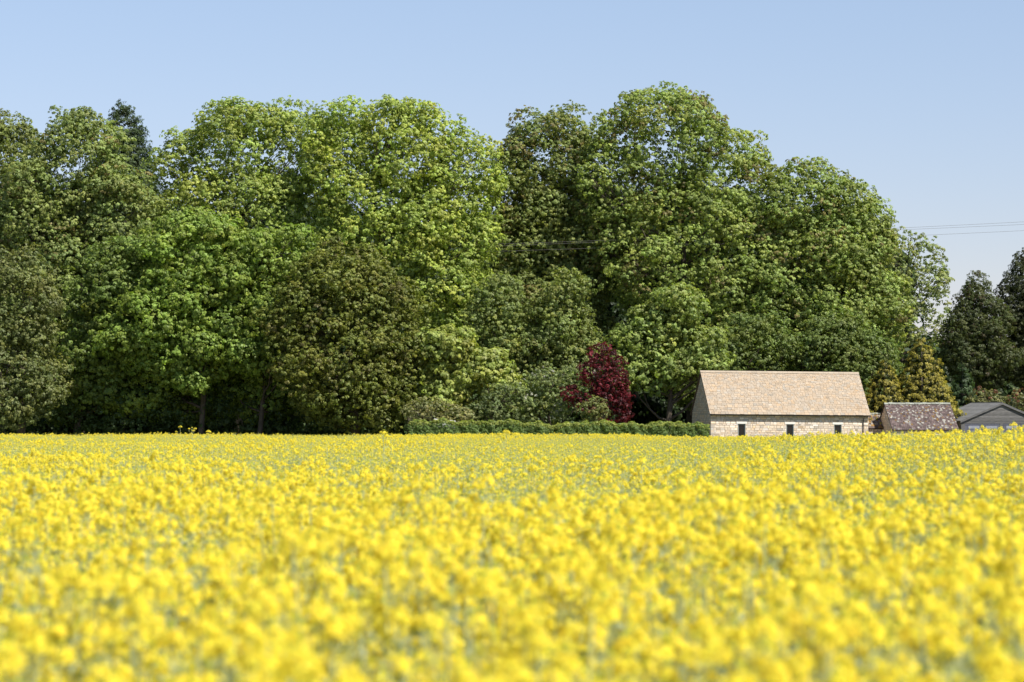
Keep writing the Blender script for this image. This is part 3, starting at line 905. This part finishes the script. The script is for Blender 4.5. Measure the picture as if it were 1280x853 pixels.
me.vertices.add(len(x)); me.vertices.foreach_set('co', np.stack([x, y, z], -1).astype(np.float32).ravel())
a = me.attributes.new('idx', 'INT', 'POINT'); a.data.foreach_set('value', idx.astype(np.int32))
a = me.attributes.new('rot', 'FLOAT_VECTOR', 'POINT')
a.data.foreach_set('vector', np.stack([r.normal(0, .05, len(x)), r.normal(0, .05, len(x)), r.uniform(0, 6.28, len(x))], -1).astype(np.float32).ravel())
a = me.attributes.new('scl', 'FLOAT_VECTOR', 'POINT')
a.data.foreach_set('vector', np.stack([np.ones(len(x))]*2+[hscale], -1).astype(np.float32).ravel())
me.update()
crop = link(bpy.data.objects.new('rapeseed_crop', me))
tag(crop, 'field of bright yellow flowering rapeseed filling the foreground', 'crop', kind='stuff')
ng = bpy.data.node_groups.new('scatter_rape', 'GeometryNodeTree')
ng.interface.new_socket('Geometry', in_out='INPUT', socket_type='NodeSocketGeometry')
ng.interface.new_socket('Geometry', in_out='OUTPUT', socket_type='NodeSocketGeometry')
gi = ng.nodes.new('NodeGroupInput'); go = ng.nodes.new('NodeGroupOutput')
iop = ng.nodes.new('GeometryNodeInstanceOnPoints'); ci = ng.nodes.new('GeometryNodeCollectionInfo')
ci.inputs['Collection'].default_value = protos
ci.inputs['Separate Children'].default_value = True; ci.inputs['Reset Children'].default_value = True
iop.inputs['Pick Instance'].default_value = True
def named(n, t):
    q = ng.nodes.new('GeometryNodeInputNamedAttribute'); q.data_type = t; q.inputs['Name'].default_value = n
    return [s for s in q.outputs if s.enabled and s.name == 'Attribute'][0]
L_ = ng.links.new
L_(gi.outputs[0], iop.inputs['Points']); L_(ci.outputs[0], iop.inputs['Instance'])
L_(named('idx', 'INT'), iop.inputs['Instance Index'])
L_(named('rot', 'FLOAT_VECTOR'), iop.inputs['Rotation']); L_(named('scl', 'FLOAT_VECTOR'), iop.inputs['Scale'])
L_(iop.outputs[0], go.inputs[0])
md = crop.modifiers.new('scatter', 'NODES'); md.node_group = ng

# a few single plants stand clear of the crop against the dark trees and hedge
def lone(x, ytop, D, label, fl=1.0, heads=1.0, seed=0):
    r = np.random.RandomState(seed)
    p0 = P(x, ytop, D); z0 = float(terrain(p0[0], D)); H = p0[2]-z0
    Q, C, Mi = [], [], []
    q, c, m_ = rape_plant(r, 0, 0, H, fl, True)
    Q = np.array(q); 
    # top whorl is bigger on these
    w = 1+heads*np.clip((Q[..., 2]-H+.45)/.45, 0, 1)
    Q[..., 0] *= w; Q[..., 1] *= w
    C = np.array(c); Mi = np.array(m_)
    root = empty('rapeseed_plant', (p0[0], D, z0)); tag(root, label, 'plant', 'rapeseed plants standing above the crop')
    for nm, mi, mat in [('stem', 0, M_leafc)]+[('flower_head', j, M_petal) for j in range(1, Mi.max()+1)]:
        k = Mi == mi
        mesh_obj(nm, quads_mesh(nm, Q[k], C[k]), mat, root)
lone(222, 533.5, 150, 'tallest lone rapeseed plant standing dark against the trees at left', .9, 1.0, 1)
lone(241, 534.5, 152, 'slender lone rapeseed plant just right of the tallest one', .8, .8, 2)
lone(256.5, 539, 140, 'shorter lone rapeseed plant, third of the three standing before dark trees', 1, .8, 3)
lone(479, 540.5, 70, 'bright yellow rapeseed head rising before the left end of the hedge', 1, .8, 4)
lone(631, 539.5, 75, 'orange yellow rapeseed head rising before the middle of the hedge', 1, .9, 5)
lone(1269, 531, 60, 'rapeseed plant rising before the garage at the right edge', 1, .6, 6)

# ------------------------------------------------------------ light and view
az = math.radians(48)       # the sun is behind the camera, to the right
el = math.radians(52)
sd = Vector((math.sin(az)*math.cos(el), -math.cos(az)*math.cos(el), math.sin(el)))
sun = bpy.data.lights.new('sun', 'SUN'); sun.energy = 4.6; sun.angle = math.radians(.53); sun.color = (1, .955, .88)
so = link(bpy.data.objects.new('sun', sun)); so.rotation_euler = sd.to_track_quat('Z', 'Y').to_euler(); so.location = (30, -30, 60)
w = bpy.data.worlds.new('World'); S.world = w; w.use_nodes = True
nt = w.node_tree; nt.nodes.clear()
sky = nt.nodes.new('ShaderNodeTexSky'); sky.sky_type = 'NISHITA'; sky.sun_disc = False
sky.sun_elevation = el
sky.sun_rotation = math.atan2(sd.x, sd.y)
sky.altitude = 50; sky.air_density = 1.0; sky.dust_density = 0.1; sky.ozone_density = 3.5
bg = nt.nodes.new('ShaderNodeBackground'); bg.inputs[1].default_value = 0.10
wo = nt.nodes.new('ShaderNodeOutputWorld')
tint = nt.nodes.new('ShaderNodeVectorMath'); tint.operation = 'MULTIPLY'; tint.inputs[1].default_value = (.93, .80, .785)
nt.links.new(sky.outputs[0], tint.inputs[0]); 
tc = nt.nodes.new('ShaderNodeTexCoord'); sp = nt.nodes.new('ShaderNodeSeparateXYZ'); mr = nt.nodes.new('ShaderNodeMapRange')
mr.inputs['From Min'].default_value = 0.0; mr.inputs['From Max'].default_value = 0.16
mxx = nt.nodes.new('ShaderNodeMix'); mxx.data_type = 'RGBA'; mxx.blend_type = 'MIX'
ca = [i for i in mxx.inputs if i.type == 'RGBA']
ca[0].default_value = (.71, .715, .86, 1); ca[1].default_value = (1, 1, 1, 1)
mul2 = nt.nodes.new('ShaderNodeVectorMath'); mul2.operation = 'MULTIPLY'
nt.links.new(tc.outputs['Generated'], sp.inputs[0]); nt.links.new(sp.outputs['Z'], mr.inputs['Value'])
nt.links.new(mr.outputs['Result'], mxx.inputs['Factor'])
nt.links.new([o for o in mxx.outputs if o.type == 'RGBA'][0], mul2.inputs[1])
nt.links.new(tint.outputs[0], mul2.inputs[0]); nt.links.new(mul2.outputs[0], bg.inputs[0]); nt.links.new(bg.outputs[0], wo.inputs[0])

cam = bpy.data.cameras.new('camera'); cam.sensor_width = 36; cam.lens = F/1280*36
cam.shift_y = (HY-426.5)/1280
cam.clip_end = 8000; cam.clip_start = .1
cam.dof.use_dof = True; cam.dof.focus_distance = 250; cam.dof.aperture_fstop = 2.8
co = link(bpy.data.objects.new('camera', cam)); co.location = (0, 0, CAMZ); co.rotation_euler = (math.radians(90), 0, 0)
S.camera = co
S.view_settings.view_transform = 'Standard'; S.view_settings.look = 'None'
S.view_settings.gamma = 1; S.view_settings.use_curve_mapping = False
S.view_settings.exposure = 0.75
S.cycles.transparent_max_bounces = 8
S.cycles.max_bounces = 6
